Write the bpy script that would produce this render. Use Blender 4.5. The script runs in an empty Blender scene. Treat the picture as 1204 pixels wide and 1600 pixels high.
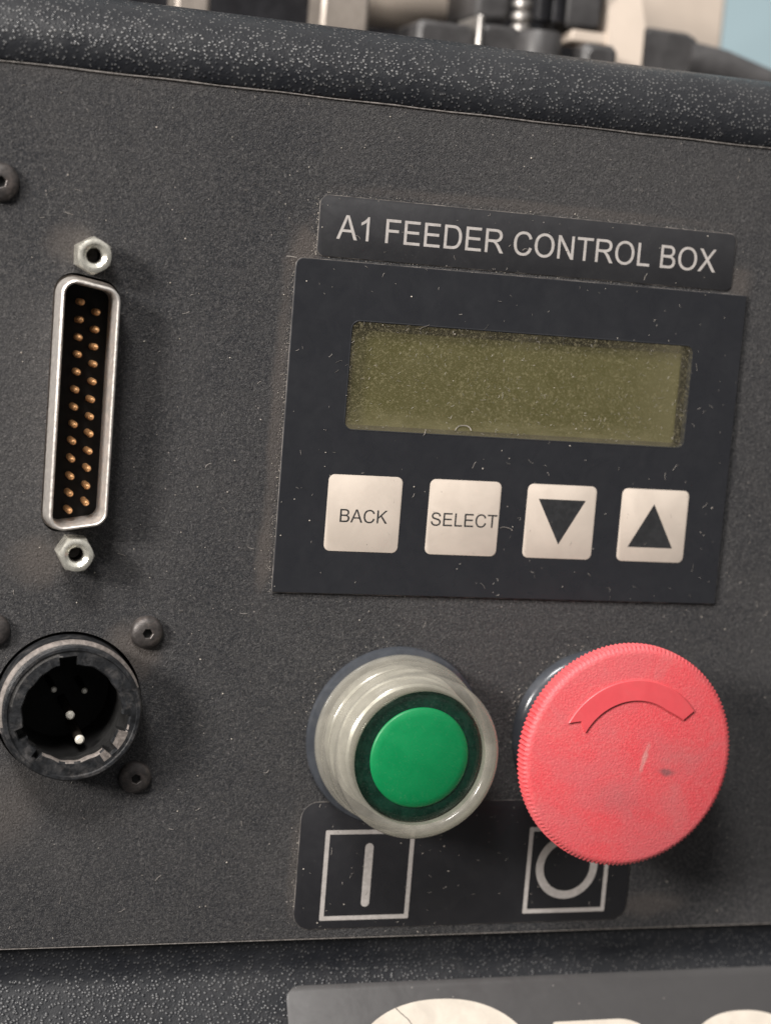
import bpy, bmesh, math, random
from mathutils import Vector, Matrix
from mathutils.geometry import tessellate_polygon

random.seed(7)
scene = bpy.context.scene
COL = scene.collection
MM = 0.001
PI = math.pi

# ------------------------------------------------------------------ camera
# Panel frame: u right, v up, w out of the panel, in millimetres.
# World: X = u, Y = -w, Z = v, in metres.
cam_d = bpy.data.cameras.new("camera")
cam = bpy.data.objects.new("camera", cam_d)
COL.objects.link(cam)
cx = Vector((0.95227141, -0.29448855, 0.08034716))
cy = -Vector((0.03980801, -0.14116085, -0.989186))
cz = -Vector((0.30264582, 0.945172, -0.12270044))
M3 = Matrix((cx, cy, cz)).transposed()
cam.matrix_world = Matrix.Translation(Vector((-38.96, -284.03, -1.844)) * MM) @ M3.to_4x4()
cam_d.sensor_fit = 'AUTO'
cam_d.sensor_width = 36.0
cam_d.lens = 2779.45 / 1600 * 36.0
cam_d.clip_start = 0.01
cam_d.clip_end = 50.0
cam_d.dof.use_dof = True
cam_d.dof.focus_distance = 0.292
cam_d.dof.aperture_fstop = 62.5 / 4.6
scene.camera = cam

# ------------------------------------------------------------------ light
world = bpy.data.worlds.new("World")
scene.world = world
world.use_nodes = True
wn = world.node_tree
bg = wn.nodes['Background']
tc = wn.nodes.new('ShaderNodeTexCoord')
sp = wn.nodes.new('ShaderNodeSeparateXYZ')
mr = wn.nodes.new('ShaderNodeMapRange')
mr.inputs['From Min'].default_value = -1.0
mr.inputs['From Max'].default_value = 1.0
cr = wn.nodes.new('ShaderNodeValToRGB')
cr.color_ramp.elements[0].color = (0.06, 0.058, 0.055, 1)
cr.color_ramp.elements[1].color = (1.0, 0.98, 0.96, 1)
e_ = cr.color_ramp.elements.new(0.5)
e_.color = (0.17, 0.167, 0.165, 1)
wn.links.new(tc.outputs['Generated'], sp.inputs[0])
wn.links.new(sp.outputs['Z'], mr.inputs['Value'])
wn.links.new(mr.outputs[0], cr.inputs['Fac'])
wn.links.new(cr.outputs['Color'], bg.inputs['Color'])
bg.inputs['Strength'].default_value = 0.64


def area_lamp(name, d, dist, sx, sy, power, color, aim=(50, -40, 0)):
    l = bpy.data.lights.new(name, 'AREA')
    l.shape = 'RECTANGLE'
    l.size, l.size_y = sx, sy
    l.energy = power
    l.color = color
    o = bpy.data.objects.new(name, l)
    COL.objects.link(o)
    dv = Vector((d[0], -d[2], d[1])).normalized()
    tgt = Vector((aim[0], -aim[2], aim[1])) * MM
    o.location = tgt + dv * dist
    o.rotation_euler = dv.to_track_quat('Z', 'Y').to_euler()
    return o


area_lamp("ceiling_lamp", (-1.9, 0.7, 1.0), 1.6, 0.30, 0.30, 32, (1.0, 0.945, 0.885))
area_lamp("ceiling_lamp", (-0.66, 1.5, 1.0), 1.6, 0.42, 0.32, 22, (1.0, 0.96, 0.92))

scene.view_settings.view_transform = 'Standard'
scene.view_settings.look = 'None'
scene.view_settings.exposure = 0.0
scene.view_settings.gamma = 1.0


# ------------------------------------------------------------------ helpers
def P(u, v, w):
    return (u * MM, -w * MM, v * MM)


class MB:
    """Collects vertices and faces given in panel millimetres."""

    def __init__(self):
        self.v, self.f = [], []

    def add(self, verts, faces):
        b = len(self.v)
        self.v += [tuple(x) for x in verts]
        self.f += [tuple(b + i for i in f) for f in faces]

    def loft(self, loops, cap0=True, cap1=True):
        n = len(loops[0])
        vs = [p for l in loops for p in l]
        fs = []
        for k in range(len(loops) - 1):
            for i in range(n):
                j = (i + 1) % n
                fs.append((k * n + i, k * n + j, (k + 1) * n + j, (k + 1) * n + i))
        if cap0:
            fs.append(tuple(range(n - 1, -1, -1)))
        if cap1:
            fs.append(tuple((len(loops) - 1) * n + i for i in range(n)))
        self.add(vs, fs)
        return self

    def lathe(self, prof, n=64, c=(0, 0), cap0=False, cap1=False):
        loops = [[(c[0] + r * math.cos(2 * PI * i / n), c[1] + r * math.sin(2 * PI * i / n), w) for i in range(n)]
                 for r, w in prof]
        return self.loft(loops, cap0, cap1)

    def box(self, u0, u1, v0, v1, w0, w1, bev=0.0):
        b = min(bev, (u1 - u0) / 2.2, (v1 - v0) / 2.2)
        def l(i, w):
            k = 0.0 if b else 0
            if not b:
                return [(u0 + i, v0 + i, w), (u1 - i, v0 + i, w), (u1 - i, v1 - i, w), (u0 + i, v1 - i, w)]
            a, c, d, e = u0 + i, u1 - i, v0 + i, v1 - i
            return [(a + b, d, w), (c - b, d, w), (c, d + b, w), (c, e - b, w), (c - b, e, w), (a + b, e, w), (a, e - b, w), (a, d + b, w)]
        if b:
            return self.loft([l(b, w0), l(0, w0 + b), l(0, w1 - b), l(b, w1)])
        return self.loft([l(0, w0), l(0, w1)])

    def tube(self, pts, r, n=6, taper=None):
        pts = [Vector(p) for p in pts]
        loops = []
        for i, p in enumerate(pts):
            t = (pts[min(i + 1, len(pts) - 1)] - pts[max(i - 1, 0)]).normalized()
            a = t.cross(Vector((0.13, 0.27, 0.95)))
            if a.length < 1e-4:
                a = t.cross(Vector((1, 0, 0)))
            a.normalize()
            b = t.cross(a)
            rr_ = r if taper is None else r * taper[i]
            loops.append([tuple(p + (a * math.cos(2 * PI * k / n) + b * math.sin(2 * PI * k / n)) * rr_) for k in range(n)])
        return self.loft(loops)

    def flat(self, polys, w):
        """outer loop first, then holes; 2-D points in (u, v)"""
        vecs = [[Vector((p[0], p[1], 0)) for p in l] for l in polys]
        pts = [p for l in polys for p in l]
        tris = tessellate_polygon(vecs)
        out = []
        for t in tris:
            a, b, c = (pts[i] for i in t)
            s = (b[0] - a[0]) * (c[1] - a[1]) - (b[1] - a[1]) * (c[0] - a[0])
            if abs(s) < 1e-9:
                continue
            out.append(tuple(t) if s > 0 else (t[0], t[2], t[1]))
        self.add([(p[0], p[1], w) for p in pts], out)
        return self

    def mesh(self, name, mats, smooth=True, recalc=True, angle=35):
        me = bpy.data.meshes.new(name)
        me.from_pydata([P(*x) for x in self.v], [], self.f)
        if recalc:
            bm = bmesh.new()
            bm.from_mesh(me)
            bmesh.ops.recalc_face_normals(bm, faces=bm.faces)
            bm.to_mesh(me)
            bm.free()
        if not isinstance(mats, (list, tuple)):
            mats = [mats]
        for m in mats:
            me.materials.append(m)
        if smooth:
            me.polygons.foreach_set('use_smooth', [True] * len(me.polygons))
            me.set_sharp_from_angle(angle=math.radians(angle))
        me.update()
        return me

    def build(self, name, mats, parent=None, smooth=True, recalc=True, angle=35, loc=None):
        o = bpy.data.objects.new(name, self.mesh(name, mats, smooth, recalc, angle))
        COL.objects.link(o)
        if parent:
            o.parent = parent
        if loc:
            o.location = P(*loc)
        return o


def thing(name, label, cat, loc=(0, 0, 0), group=None):
    o = bpy.data.objects.new(name, None)
    COL.objects.link(o)
    o.empty_display_size = 0.005
    o.location = P(*loc)
    o['label'] = label
    o['category'] = cat
    if group:
        o['group'] = group
    return o


def tag(o, label=None, cat=None, group=None, kind=None):
    if label: o['label'] = label
    if cat: o['category'] = cat
    if group: o['group'] = group
    if kind: o['kind'] = kind
    return o


def rrect(u0, v0, u1, v1, r, n=8, inset=0.0, w=None):
    """rounded rectangle outline, counter-clockwise; r = (bl, br, tr, tl) or one radius"""
    if not isinstance(r, (tuple, list)):
        r = (r,) * 4
    u0 += inset; v0 += inset; u1 -= inset; v1 -= inset
    out = []
    for (cu, cv, a0, rad) in ((u0, v0, PI, r[0]), (u1, v0, 1.5 * PI, r[1]), (u1, v1, 0, r[2]), (u0, v1, 0.5 * PI, r[3])):
        rad = max(rad - inset, 0.02)
        su = 1 if cu == u0 else -1
        sv = 1 if cv == v0 else -1
        for i in range(n + 1):
            a = a0 + 0.5 * PI * i / n
            p = (cu + su * rad + rad * math.cos(a), cv + sv * rad + rad * math.sin(a))
            out.append(p if w is None else (p[0], p[1], w))
    return out


def circle2(c, r, n=64):
    return [(c[0] + r * math.cos(2 * PI * i / n), c[1] + r * math.sin(2 * PI * i / n)) for i in range(n)]


def plate(mb, u0, v0, u1, v1, r, w0, w1, bev, n=8):
    L = [rrect(u0, v0, u1, v1, r, n, 0, w0), rrect(u0, v0, u1, v1, r, n, 0, w1 - bev),
         rrect(u0, v0, u1, v1, r, n, bev * 0.35, w1 - bev * 0.3), rrect(u0, v0, u1, v1, r, n, bev, w1)]
    mb.loft(L, True, True)
    return mb


# ------------------------------------------------------------------ materials
class NT:
    def __init__(self, name):
        self.m = bpy.data.materials.new(name)
        self.m.use_nodes = True
        self.t = self.m.node_tree
        self.b = self.t.nodes['Principled BSDF']
        self.out = self.t.nodes['Material Output']
        self._co = None

    def co(self):
        """object-space position in millimetres (world position, so that grain does not repeat between parts)"""
        if self._co is None:
            g = self.n('ShaderNodeNewGeometry')
            s = self.n('ShaderNodeVectorMath', operation='SCALE')
            self.l(g.outputs['Position'], s.inputs[0])
            s.inputs['Scale'].default_value = 1000.0
            self._co = s.outputs[0]
        return self._co

    def n(self, kind, **kw):
        x = self.t.nodes.new(kind)
        for k, v in kw.items():
            setattr(x, k, v)
        return x

    def l(self, a, b):
        self.t.links.new(a, b)

    def noise(self, scale, detail=3, rough=0.55, dist=0.0, off=None, stretch=None):
        x = self.n('ShaderNodeTexNoise')
        x.inputs['Scale'].default_value = scale
        x.inputs['Detail'].default_value = detail
        x.inputs['Roughness'].default_value = rough
        x.inputs['Distortion'].default_value = dist
        v = self.co()
        if off or stretch:
            mp = self.n('ShaderNodeMapping')
            if off: mp.inputs['Location'].default_value = off
            if stretch: mp.inputs['Scale'].default_value = stretch
            self.l(v, mp.inputs[0]); v = mp.outputs[0]
        self.l(v, x.inputs['Vector'])
        return x.outputs['Fac']

    def voro(self, scale, feature='F1', rand=1.0):
        x = self.n('ShaderNodeTexVoronoi', feature=feature)
        x.inputs['Scale'].default_value = scale
        x.inputs['Randomness'].default_value = rand
        self.l(self.co(), x.inputs['Vector'])
        return x

    def ramp(self, src, a, b, c0=0.0, c1=1.0, smooth=True):
        x = self.n('ShaderNodeMapRange', interpolation_type='SMOOTHSTEP' if smooth else 'LINEAR')
        self.l(src, x.inputs['Value'])
        x.inputs['From Min'].default_value = a
        x.inputs['From Max'].default_value = b
        x.inputs['To Min'].default_value = c0
        x.inputs['To Max'].default_value = c1
        return x.outputs[0]

    def math(self, op, a, b=None):
        x = self.n('ShaderNodeMath', operation=op)
        for i, s in enumerate((a, b)):
            if s is None: continue
            if isinstance(s, (int, float)): x.inputs[i].default_value = s
            else: self.l(s, x.inputs[i])
        return x.outputs[0]

    def mix(self, fac, a, b):
        x = self.n('ShaderNodeMix', data_type='RGBA')
        for s, i in ((fac, 0), (a, 6), (b, 7)):
            if isinstance(s, (int, float)): x.inputs[i].default_value = s
            elif isinstance(s, tuple): x.inputs[i].default_value = (*s, 1) if len(s) == 3 else s
            else: self.l(s, x.inputs[i])
        return x.outputs[2]

    def bump(self, h, strength, dist=0.0002, normal=None):
        x = self.n('ShaderNodeBump')
        x.inputs['Strength'].default_value = strength
        x.inputs['Distance'].default_value = dist
        self.l(h, x.inputs['Height'])
        if normal is not None: self.l(normal, x.inputs['Normal'])
        return x.outputs[0]

    def schlick(self, f0=0.035):
        lw_ = self.n('ShaderNodeLayerWeight')
        return self.math('ADD', f0, self.math('MULTIPLY', 1 - f0, self.math('POWER', lw_.outputs['Facing'], 5.0)))

    def set(self, **kw):
        names = dict(color='Base Color', rough='Roughness', metal='Metallic', normal='Normal', spec='Specular IOR Level',
                     trans='Transmission Weight', ior='IOR', sss='Subsurface Weight', coat='Coat Weight', coatr='Coat Roughness', alpha='Alpha', sheen='Sheen Weight')
        for k, v in kw.items():
            i = self.b.inputs[names[k]]
            if isinstance(v, tuple): i.default_value = (*v, 1) if len(v) == 3 else v
            elif isinstance(v, (int, float)): i.default_value = v
            else: self.l(v, i)
        return self


def mat_panel():
    t = NT('textured_panel')
    fib = t.noise(2.9, 3, 0.6, 1.0)
    ridge = t.math('SUBTRACT', 1.0, t.math('MULTIPLY', t.math('ABSOLUTE', t.math('SUBTRACT', fib, 0.5)), 11.0))
    ridge = t.ramp(ridge, 0.15, 1.0)
    gate = t.ramp(t.noise(1.7, 3, 0.65, 0.3, (40, 3, 9)), 0.38, 0.66)
    ridge = t.math('MULTIPLY', ridge, gate)
    fib2 = t.noise(1.7, 3, 0.55, 1.4, (17, 3, 22))
    ridge2 = t.ramp(t.math('SUBTRACT', 1.0, t.math('MULTIPLY', t.math('ABSOLUTE', t.math('SUBTRACT', fib2, 0.5)), 17.0)), 0.2, 1.0)
    ridge2 = t.math('MULTIPLY', ridge2, t.ramp(t.noise(0.9, 3, 0.65, 0.3, (4, 30, 9)), 0.46, 0.64))
    ridge = t.math('MAXIMUM', ridge, t.math('MULTIPLY', ridge2, 0.8))
    big = t.noise(0.022, 4, 0.62, 0.5, (3, 8, 1))
    mid = t.noise(0.21, 4, 0.65, 0.6)
    base = t.mix(t.ramp(big, 0.35, 0.68), (0.023, 0.0243, 0.0285), (0.047, 0.0465, 0.049))
    base = t.mix(t.ramp(mid, 0.3, 0.85, 0, 0.5), base, (0.049, 0.0475, 0.048))
    c = t.mix(t.math('MULTIPLY', ridge, 0.78), base, (0.215, 0.207, 0.203))
    # brown dust that has settled round fittings and along the stuck-on labels
    def settle(c, cu, cv, ru, rv, k):
        mp = t.n('ShaderNodeMapping', vector_type='TEXTURE')
        mp.inputs['Location'].default_value = (cu, 0, cv)
        mp.inputs['Scale'].default_value = (ru, 1000, rv)
        t.l(t.co(), mp.inputs[0])
        ln = t.n('ShaderNodeVectorMath', operation='LENGTH')
        t.l(mp.outputs[0], ln.inputs[0])
        d = t.math('ADD', ln.outputs['Value'], t.math('MULTIPLY', t.math('SUBTRACT', mid, 0.5), 1.1))
        return t.mix(t.ramp(d, 0.3, 1.15, k, 0), c, (0.125, 0.108, 0.098))
    for sp_ in ((11.0, -63.5, 5.5, 5.5, 0.75), (-3.0, 1.5, 5, 4, 0.45), (-5.5, -49, 6, 5, 0.6), (34.5, 3.5, 3.2, 5.5, 0.7), (32.0, -22, 1.6, 30, 0.55), (31.5, -46, 1.8, 8, 0.6),
                (113.8, 4.5, 3.0, 4.0, 0.55), (74, 14.2, 40, 1.3, 0.4), (108, -109, 9, 3.0, 0.45), (41, -100, 1.6, 12, 0.35), (-10, -90, 9, 9, 0.4), (9, 33, 90, 6.5, 0.3)):
        c = settle(c, *sp_)
    grain = t.noise(5.0, 2, 0.6, 0.3)
    c = t.mix(t.ramp(grain, 0.55, 0.74, 0, 0.7), c, (0.19, 0.182, 0.178))
    v = t.voro(0.55)
    r = t.n('ShaderNodeSeparateColor')
    t.l(v.outputs['Color'], r.inputs[0])
    dot = t.math('MULTIPLY', t.ramp(v.outputs['Distance'], 0.035, 0.075, 1, 0), t.math('GREATER_THAN', r.outputs[0], 0.80))
    c = t.mix(dot, c, (0.42, 0.38, 0.35))
    h = t.math('ADD', t.math('MULTIPLY', t.noise(2.9, 3, 0.62, 0.7, (5, 5, 5)), 1.0), t.math('MULTIPLY', ridge, 0.2))
    n = t.bump(h, 1.0, 0.00036)
    t.set(color=c, rough=0.66, spec=0.22, normal=n)
    return t.m


def mat_roll():
    """powder coat with orange-peel pimples whose tips are painted pale for worn dust and highlights"""
    t = NT('orange_peel_coat')
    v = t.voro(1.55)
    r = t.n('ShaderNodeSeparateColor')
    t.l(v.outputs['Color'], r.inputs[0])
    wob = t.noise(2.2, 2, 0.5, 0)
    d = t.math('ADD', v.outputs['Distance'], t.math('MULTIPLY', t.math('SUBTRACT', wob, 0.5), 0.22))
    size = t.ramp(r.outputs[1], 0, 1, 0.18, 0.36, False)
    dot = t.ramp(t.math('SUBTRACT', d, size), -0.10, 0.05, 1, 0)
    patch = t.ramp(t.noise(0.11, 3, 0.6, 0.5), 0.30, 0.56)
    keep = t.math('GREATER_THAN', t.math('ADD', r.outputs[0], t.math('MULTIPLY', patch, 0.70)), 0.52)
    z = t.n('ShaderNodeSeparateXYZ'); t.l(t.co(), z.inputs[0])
    dust = t.math('MULTIPLY', t.math('MULTIPLY', dot, keep), t.ramp(z.outputs['Z'], -60, 0, 0.45, 1.0))  # worn dust plus painted glints on the pimples, weaker on the lower front
    big = t.noise(0.05, 3, 0.6)
    base = t.mix(t.ramp(big, 0.35, 0.7), (0.008, 0.009, 0.012), (0.016, 0.017, 0.020))
    smear = t.ramp(t.noise(0.35, 4, 0.65, 0.8, None, (0.45, 1, 1)), 0.55, 0.8, 0, 0.2)
    base = t.mix(smear, base, (0.085, 0.08, 0.078))
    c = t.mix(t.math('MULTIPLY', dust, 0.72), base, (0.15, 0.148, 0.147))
    h = t.math('ADD', t.ramp(v.outputs['Distance'], 0.0, 0.55, 1, 0), t.math('MULTIPLY', t.noise(3, 2), 0.3))
    n = t.bump(h, 0.6, 0.00016)
    t.set(color=c, rough=t.ramp(t.noise(0.5, 3), 0.3, 0.7, 0.33, 0.48), spec=0.6, normal=n)
    return t.m


def mat_film(name, base, rough=0.34, dusty=0.5, spec=0.5):
    """smooth black printed film with fine dust and rubbing"""
    t = NT(name)
    sm = t.ramp(t.noise(0.09, 4, 0.62, 1.2), 0.4, 0.75, 0, 0.5 * dusty)
    c = t.mix(sm, base, tuple(b + 0.022 for b in base))
    fine = t.ramp(t.noise(3.2, 3, 0.6, 0.5), 0.62, 0.78, 0, 0.5 * dusty)
    c = t.mix(fine, c, (0.11, 0.105, 0.10))
    v = t.voro(0.42)
    r = t.n('ShaderNodeSeparateColor')
    t.l(v.outputs['Color'], r.inputs[0])
    dot = t.math('MULTIPLY', t.ramp(v.outputs['Distance'], 0.025, 0.06, 1, 0), t.math('GREATER_THAN', r.outputs[0], 0.70))
    c = t.mix(t.math('MULTIPLY', dot, 0.9), c, (0.34, 0.31, 0.29))
    rg = t.ramp(t.noise(0.3, 4, 0.6, 1.0), 0.3, 0.7, rough - 0.05, rough + 0.1)
    n = t.bump(t.noise(0.12, 3, 0.5, 0.4), 0.12, 0.0006)
    t.set(color=c, rough=rg, spec=spec, normal=n)
    return t.m


def mat_simple(name, color, rough=0.5, metal=0.0, spec=0.5, var=0.25, scale=0.8, bump=0.0, dust=0.0, dustcol=(0.22, 0.19, 0.17), stretch=None):
    t = NT(name)
    nz = t.noise(scale, 4, 0.62, 0.5, None, stretch)
    dark = tuple(x * (1 - var) for x in color)
    lite = tuple(min(1, x * (1 + var)) for x in color)
    c = t.mix(t.ramp(nz, 0.3, 0.72), dark, lite)
    if dust:
        c = t.mix(t.ramp(t.noise(scale * 0.6, 5, 0.7, 0.6, (9, 2, 4)), 0.45, 0.75, 0, dust), c, dustcol)
    t.set(color=c, rough=t.ramp(nz, 0.3, 0.7, max(0.03, rough - 0.06), min(1, rough + 0.08)), metal=metal, spec=spec)
    if bump:
        t.set(normal=t.bump(t.noise(scale * 3, 4, 0.65, 0.3), bump, 0.0002))
    return t.m


PANEL = mat_panel()
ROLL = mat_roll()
FILM = mat_film('black_overlay_film', (0.021, 0.022, 0.026), 0.30, 0.3)
SYMF = mat_film('black_symbol_film', (0.021, 0.021, 0.024), 0.34, 0.35)
LABELF = mat_film('black_label_film', (0.028, 0.028, 0.031), 0.42, 0.7)
LOGOF = mat_film('glossy_black_label', (0.062, 0.060, 0.061), 0.34, 0.25)
INK = mat_simple('light_grey_print', (0.47, 0.44, 0.42), 0.55, var=0.10, scale=1.5, dust=0.25)
CREAM = mat_simple('cream_print', (0.645, 0.565, 0.49), 0.42, var=0.06, scale=0.16, dust=0.22, dustcol=(0.52, 0.44, 0.37))
LOGOINK = mat_simple('cream_logo_print', (0.66, 0.60, 0.52), 0.35, var=0.06, scale=0.3, dust=0.12)
DARKINK = mat_simple('dark_key_print', (0.028, 0.029, 0.031), 0.4, var=0.15)
NICKEL = mat_simple('tinned_steel_shell', (0.74, 0.70, 0.66), 0.38, 0.65, var=0.14, scale=1.4, bump=0.22, dust=0.25, dustcol=(0.30, 0.26, 0.23))
ZINC = mat_simple('zinc_plated_steel', (0.78, 0.76, 0.68), 0.26, 0.7, var=0.12, scale=0.9, bump=0.06, dust=0.1)
BRASSBORE = mat_simple('threaded_bore', (0.10, 0.09, 0.08), 0.4, 0.8, var=0.3)
GOLD = mat_simple('gold_plating', (0.66, 0.37, 0.17), 0.42, 0.6, var=0.25, scale=2, dust=0.4, dustcol=(0.26, 0.16, 0.09))
BLACKPL = mat_simple('black_moulded_insulator', (0.004, 0.0038, 0.0038), 0.6, spec=0.2, var=0.3)
CAVITY = mat_simple('black_cavity', (0.006, 0.006, 0.006), 0.7, var=0.3)
SCREWM = mat_simple('black_oxide_screw', (0.075, 0.068, 0.066), 0.42, 0.45, var=0.25, scale=1.1, bump=0.2, dust=0.6, dustcol=(0.20, 0.165, 0.15))
SOCKETM = mat_simple('screw_socket', (0.01, 0.01, 0.01), 0.7)
RINGM = mat_simple('scuffed_black_plastic', (0.017, 0.018, 0.020), 0.34, var=0.4, scale=0.9, bump=0.3, dust=0.4, dustcol=(0.15, 0.14, 0.135))
RINGDUSTLIT = mat_simple('dusty_and_lit_plastic', (0.20, 0.175, 0.16), 0.6, var=0.35, scale=1.2, bump=0.4)
RINGSCUFF = mat_simple('scraped_plastic', (0.085, 0.082, 0.08), 0.5, var=0.45, scale=1.4, bump=0.4)
PINSHAFT = mat_simple('dusty_shaded_pin_shaft', (0.05, 0.042, 0.034), 0.45, 0.5, var=0.3)  # dusty shaft, with the shade of the cavity painted into its colour
PINM = mat_simple('silver_pin', (0.92, 0.88, 0.78), 0.28, 0.25, var=0.1)
DUSTSEAM = mat_simple('dusty_seam', (0.17, 0.155, 0.145), 0.7, var=0.45, scale=1.1, bump=0.5)
EDGEM = mat_simple('cut_film_edge', (0.15, 0.135, 0.125), 0.6, var=0.7, scale=0.35, bump=0.3)
LINTM = mat_simple('lint_fibre', (0.36, 0.33, 0.30), 0.8, var=0.35, scale=0.2)
SPECKM = mat_simple('pale_speck', (0.55, 0.50, 0.44), 0.7, var=0.35, scale=0.3)


def mat_lcd():
    t = NT('olive_lcd_glass')
    g = t.noise(0.045, 3, 0.55, 0.4, (2, 2, 7))
    c = t.mix(t.ramp(g, 0.2, 0.8), (0.062, 0.057, 0.013), (0.092, 0.085, 0.027))
    t.set(color=c, rough=0.5, spec=0.3)
    return t.m


def mat_pane():
    """clear window film, hazy with settled dust"""
    t = NT('dusty_window_film')
    spk = t.ramp(t.noise(2.4, 3, 0.65, 0.6), 0.46, 0.70, 0, 0.40)
    spk2 = t.ramp(t.noise(5.5, 2, 0.6, 0.2, (4, 4, 4)), 0.55, 0.72, 0, 0.6)
    sx = t.n('ShaderNodeSeparateXYZ'); t.l(t.co(), sx.inputs[0])
    wv = t.math('MULTIPLY', t.math('SUBTRACT', t.noise(0.5, 4, 0.6, 0.5, None, (0.4, 1, 1.6)), 0.5), 7.0)
    edge = t.math('MAXIMUM', t.ramp(t.math('ADD', sx.outputs['X'], wv), 82, 108, 0, 0.24), t.ramp(t.math('ADD', sx.outputs['Z'], wv), -19, -26, 0, 0.30))
    edge = t.math('MULTIPLY', edge, t.ramp(sx.outputs['X'], 102.8, 104.6, 1.0, 0.3))
    haze = t.math('MAXIMUM', edge, t.ramp(t.noise(0.16, 5, 0.65, 0.8), 0.3, 0.8, 0.05, 0.14))
    a = t.math('MAXIMUM', t.math('MAXIMUM', spk, spk2), haze)
    tr = t.n('ShaderNodeBsdfTransparent')
    gl = t.n('ShaderNodeBsdfGlossy'); gl.inputs['Roughness'].default_value = 0.12
    df = t.n('ShaderNodeBsdfDiffuse'); df.inputs['Color'].default_value = (0.36, 0.32, 0.20, 1)
    m1 = t.n('ShaderNodeMixShader'); m2 = t.n('ShaderNodeMixShader')
    t.l(t.schlick(), m1.inputs[0]); t.l(tr.outputs[0], m1.inputs[1]); t.l(gl.outputs[0], m1.inputs[2])
    t.l(a, m2.inputs[0]); t.l(m1.outputs[0], m2.inputs[1]); t.l(df.outputs[0], m2.inputs[2])
    t.l(m2.outputs[0], t.out.inputs['Surface'])
    return t.m


def mat_red():
    t = NT('dusty_red_plastic')
    big = t.noise(0.075, 4, 0.6, 0.8, (11, 4, 2))
    c = t.mix(t.ramp(big, 0.36, 0.66), (0.74, 0.085, 0.10), (0.66, 0.115, 0.13))
    gr = t.noise(2.6, 3, 0.6, 0.4)
    c = t.mix(t.ramp(gr, 0.40, 0.75, 0, 0.42), c, (0.80, 0.22, 0.215))
    dustp = t.ramp(t.noise(0.12, 4, 0.65, 0.5, (1, 9, 3)), 0.48, 0.72, 0, 0.38)
    c = t.mix(t.math('MULTIPLY', dustp, 0.55), c, (0.58, 0.24, 0.23))
    # grey smudge and pale scuff right of the middle
    def spot(cu, cv, ru, rv, rot=0.0):
        mp = t.n('ShaderNodeMapping', vector_type='TEXTURE')
        mp.inputs['Location'].default_value = (cu, 0, cv)
        mp.inputs['Rotation'].default_value = (0, rot, 0)
        mp.inputs['Scale'].default_value = (ru, 1000, rv)
        t.l(t.co(), mp.inputs[0])
        ln = t.n('ShaderNodeVectorMath', operation='LENGTH')
        t.l(mp.outputs[0], ln.inputs[0])
        return t.math('ADD', ln.outputs['Value'], t.math('MULTIPLY', t.math('SUBTRACT', t.noise(0.7, 4, 0.65), 0.5), 1.3))
    c = t.mix(t.ramp(spot(100.5, -79.3, 1.9, 0.8, 0.15), 0.2, 1.2, 0.75, 0), c, (0.20, 0.10, 0.105))
    c = t.mix(t.ramp(spot(103.0, -76.6, 4.8, 3.2, 0.3), 0.0, 1.4, 0.26, 0), c, (0.36, 0.20, 0.20))
    c = t.mix(t.ramp(spot(96.1, -77.0, 0.6, 3.4, 0.2), 0.3, 1.1, 0.6, 0), c, (0.62, 0.36, 0.33))
    c = t.mix(t.ramp(spot(92.5, -84.5, 6.0, 3.0, 0.3), 0.0, 1.4, 0.30, 0), c, (0.40, 0.12, 0.13))
    n = t.bump(t.noise(2.8, 3, 0.6, 0.3), 0.6, 0.0002)
    t.set(color=c, rough=0.5, spec=0.4, normal=n)
    return t.m


def mat_boot():
    """cloudy silicone sealing boot"""
    t = NT('cloudy_silicone')
    nz = t.noise(0.30, 4, 0.62, 0.7)
    c = t.mix(t.ramp(nz, 0.3, 0.72), (0.44, 0.42, 0.365), (0.50, 0.475, 0.41))
    c = t.mix(t.ramp(t.noise(2.4, 4, 0.65, 0.4), 0.60, 0.85, 0, 0.12), c, (0.50, 0.47, 0.41))
    t.set(color=c, rough=t.ramp(nz, 0.3, 0.7, 0.16, 0.22), spec=0.7, coat=0.6, coatr=0.08)
    t.set(normal=t.bump(t.noise(0.5, 3, 0.5), 0.03, 0.0003))
    tr = t.n('ShaderNodeBsdfTransparent'); tr.inputs['Color'].default_value = (0.95, 0.945, 0.90, 1)
    lw_ = t.n('ShaderNodeLayerWeight')
    fac = t.math('ADD', t.ramp(nz, 0.25, 0.75, 0.33, 0.38), t.math('MULTIPLY', t.math('POWER', lw_.outputs['Facing'], 2.0), 0.5))
    m1 = t.n('ShaderNodeMixShader')
    t.l(fac, m1.inputs[0]); t.l(tr.outputs[0], m1.inputs[1]); t.l(t.b.outputs[0], m1.inputs[2])
    t.l(m1.outputs[0], t.out.inputs['Surface'])
    return t.m


def mat_clear(name, tint, rough=0.06, dust=0.12):
    t = NT(name)
    tr = t.n('ShaderNodeBsdfTransparent'); tr.inputs['Color'].default_value = (*tint, 1)
    gl = t.n('ShaderNodeBsdfGlossy'); gl.inputs['Roughness'].default_value = rough
    df = t.n('ShaderNodeBsdfDiffuse'); df.inputs['Color'].default_value = (0.36, 0.38, 0.33, 1)
    a = t.ramp(t.noise(2.8, 4, 0.65, 0.3), 0.5, 0.8, 0.0, dust)
    m1 = t.n('ShaderNodeMixShader'); m2 = t.n('ShaderNodeMixShader')
    t.l(t.schlick(), m1.inputs[0]); t.l(tr.outputs[0], m1.inputs[1]); t.l(gl.outputs[0], m1.inputs[2])
    t.l(a, m2.inputs[0]); t.l(m1.outputs[0], m2.inputs[1]); t.l(df.outputs[0], m2.inputs[2])
    t.l(m2.outputs[0], t.out.inputs['Surface'])
    return t.m


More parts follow.
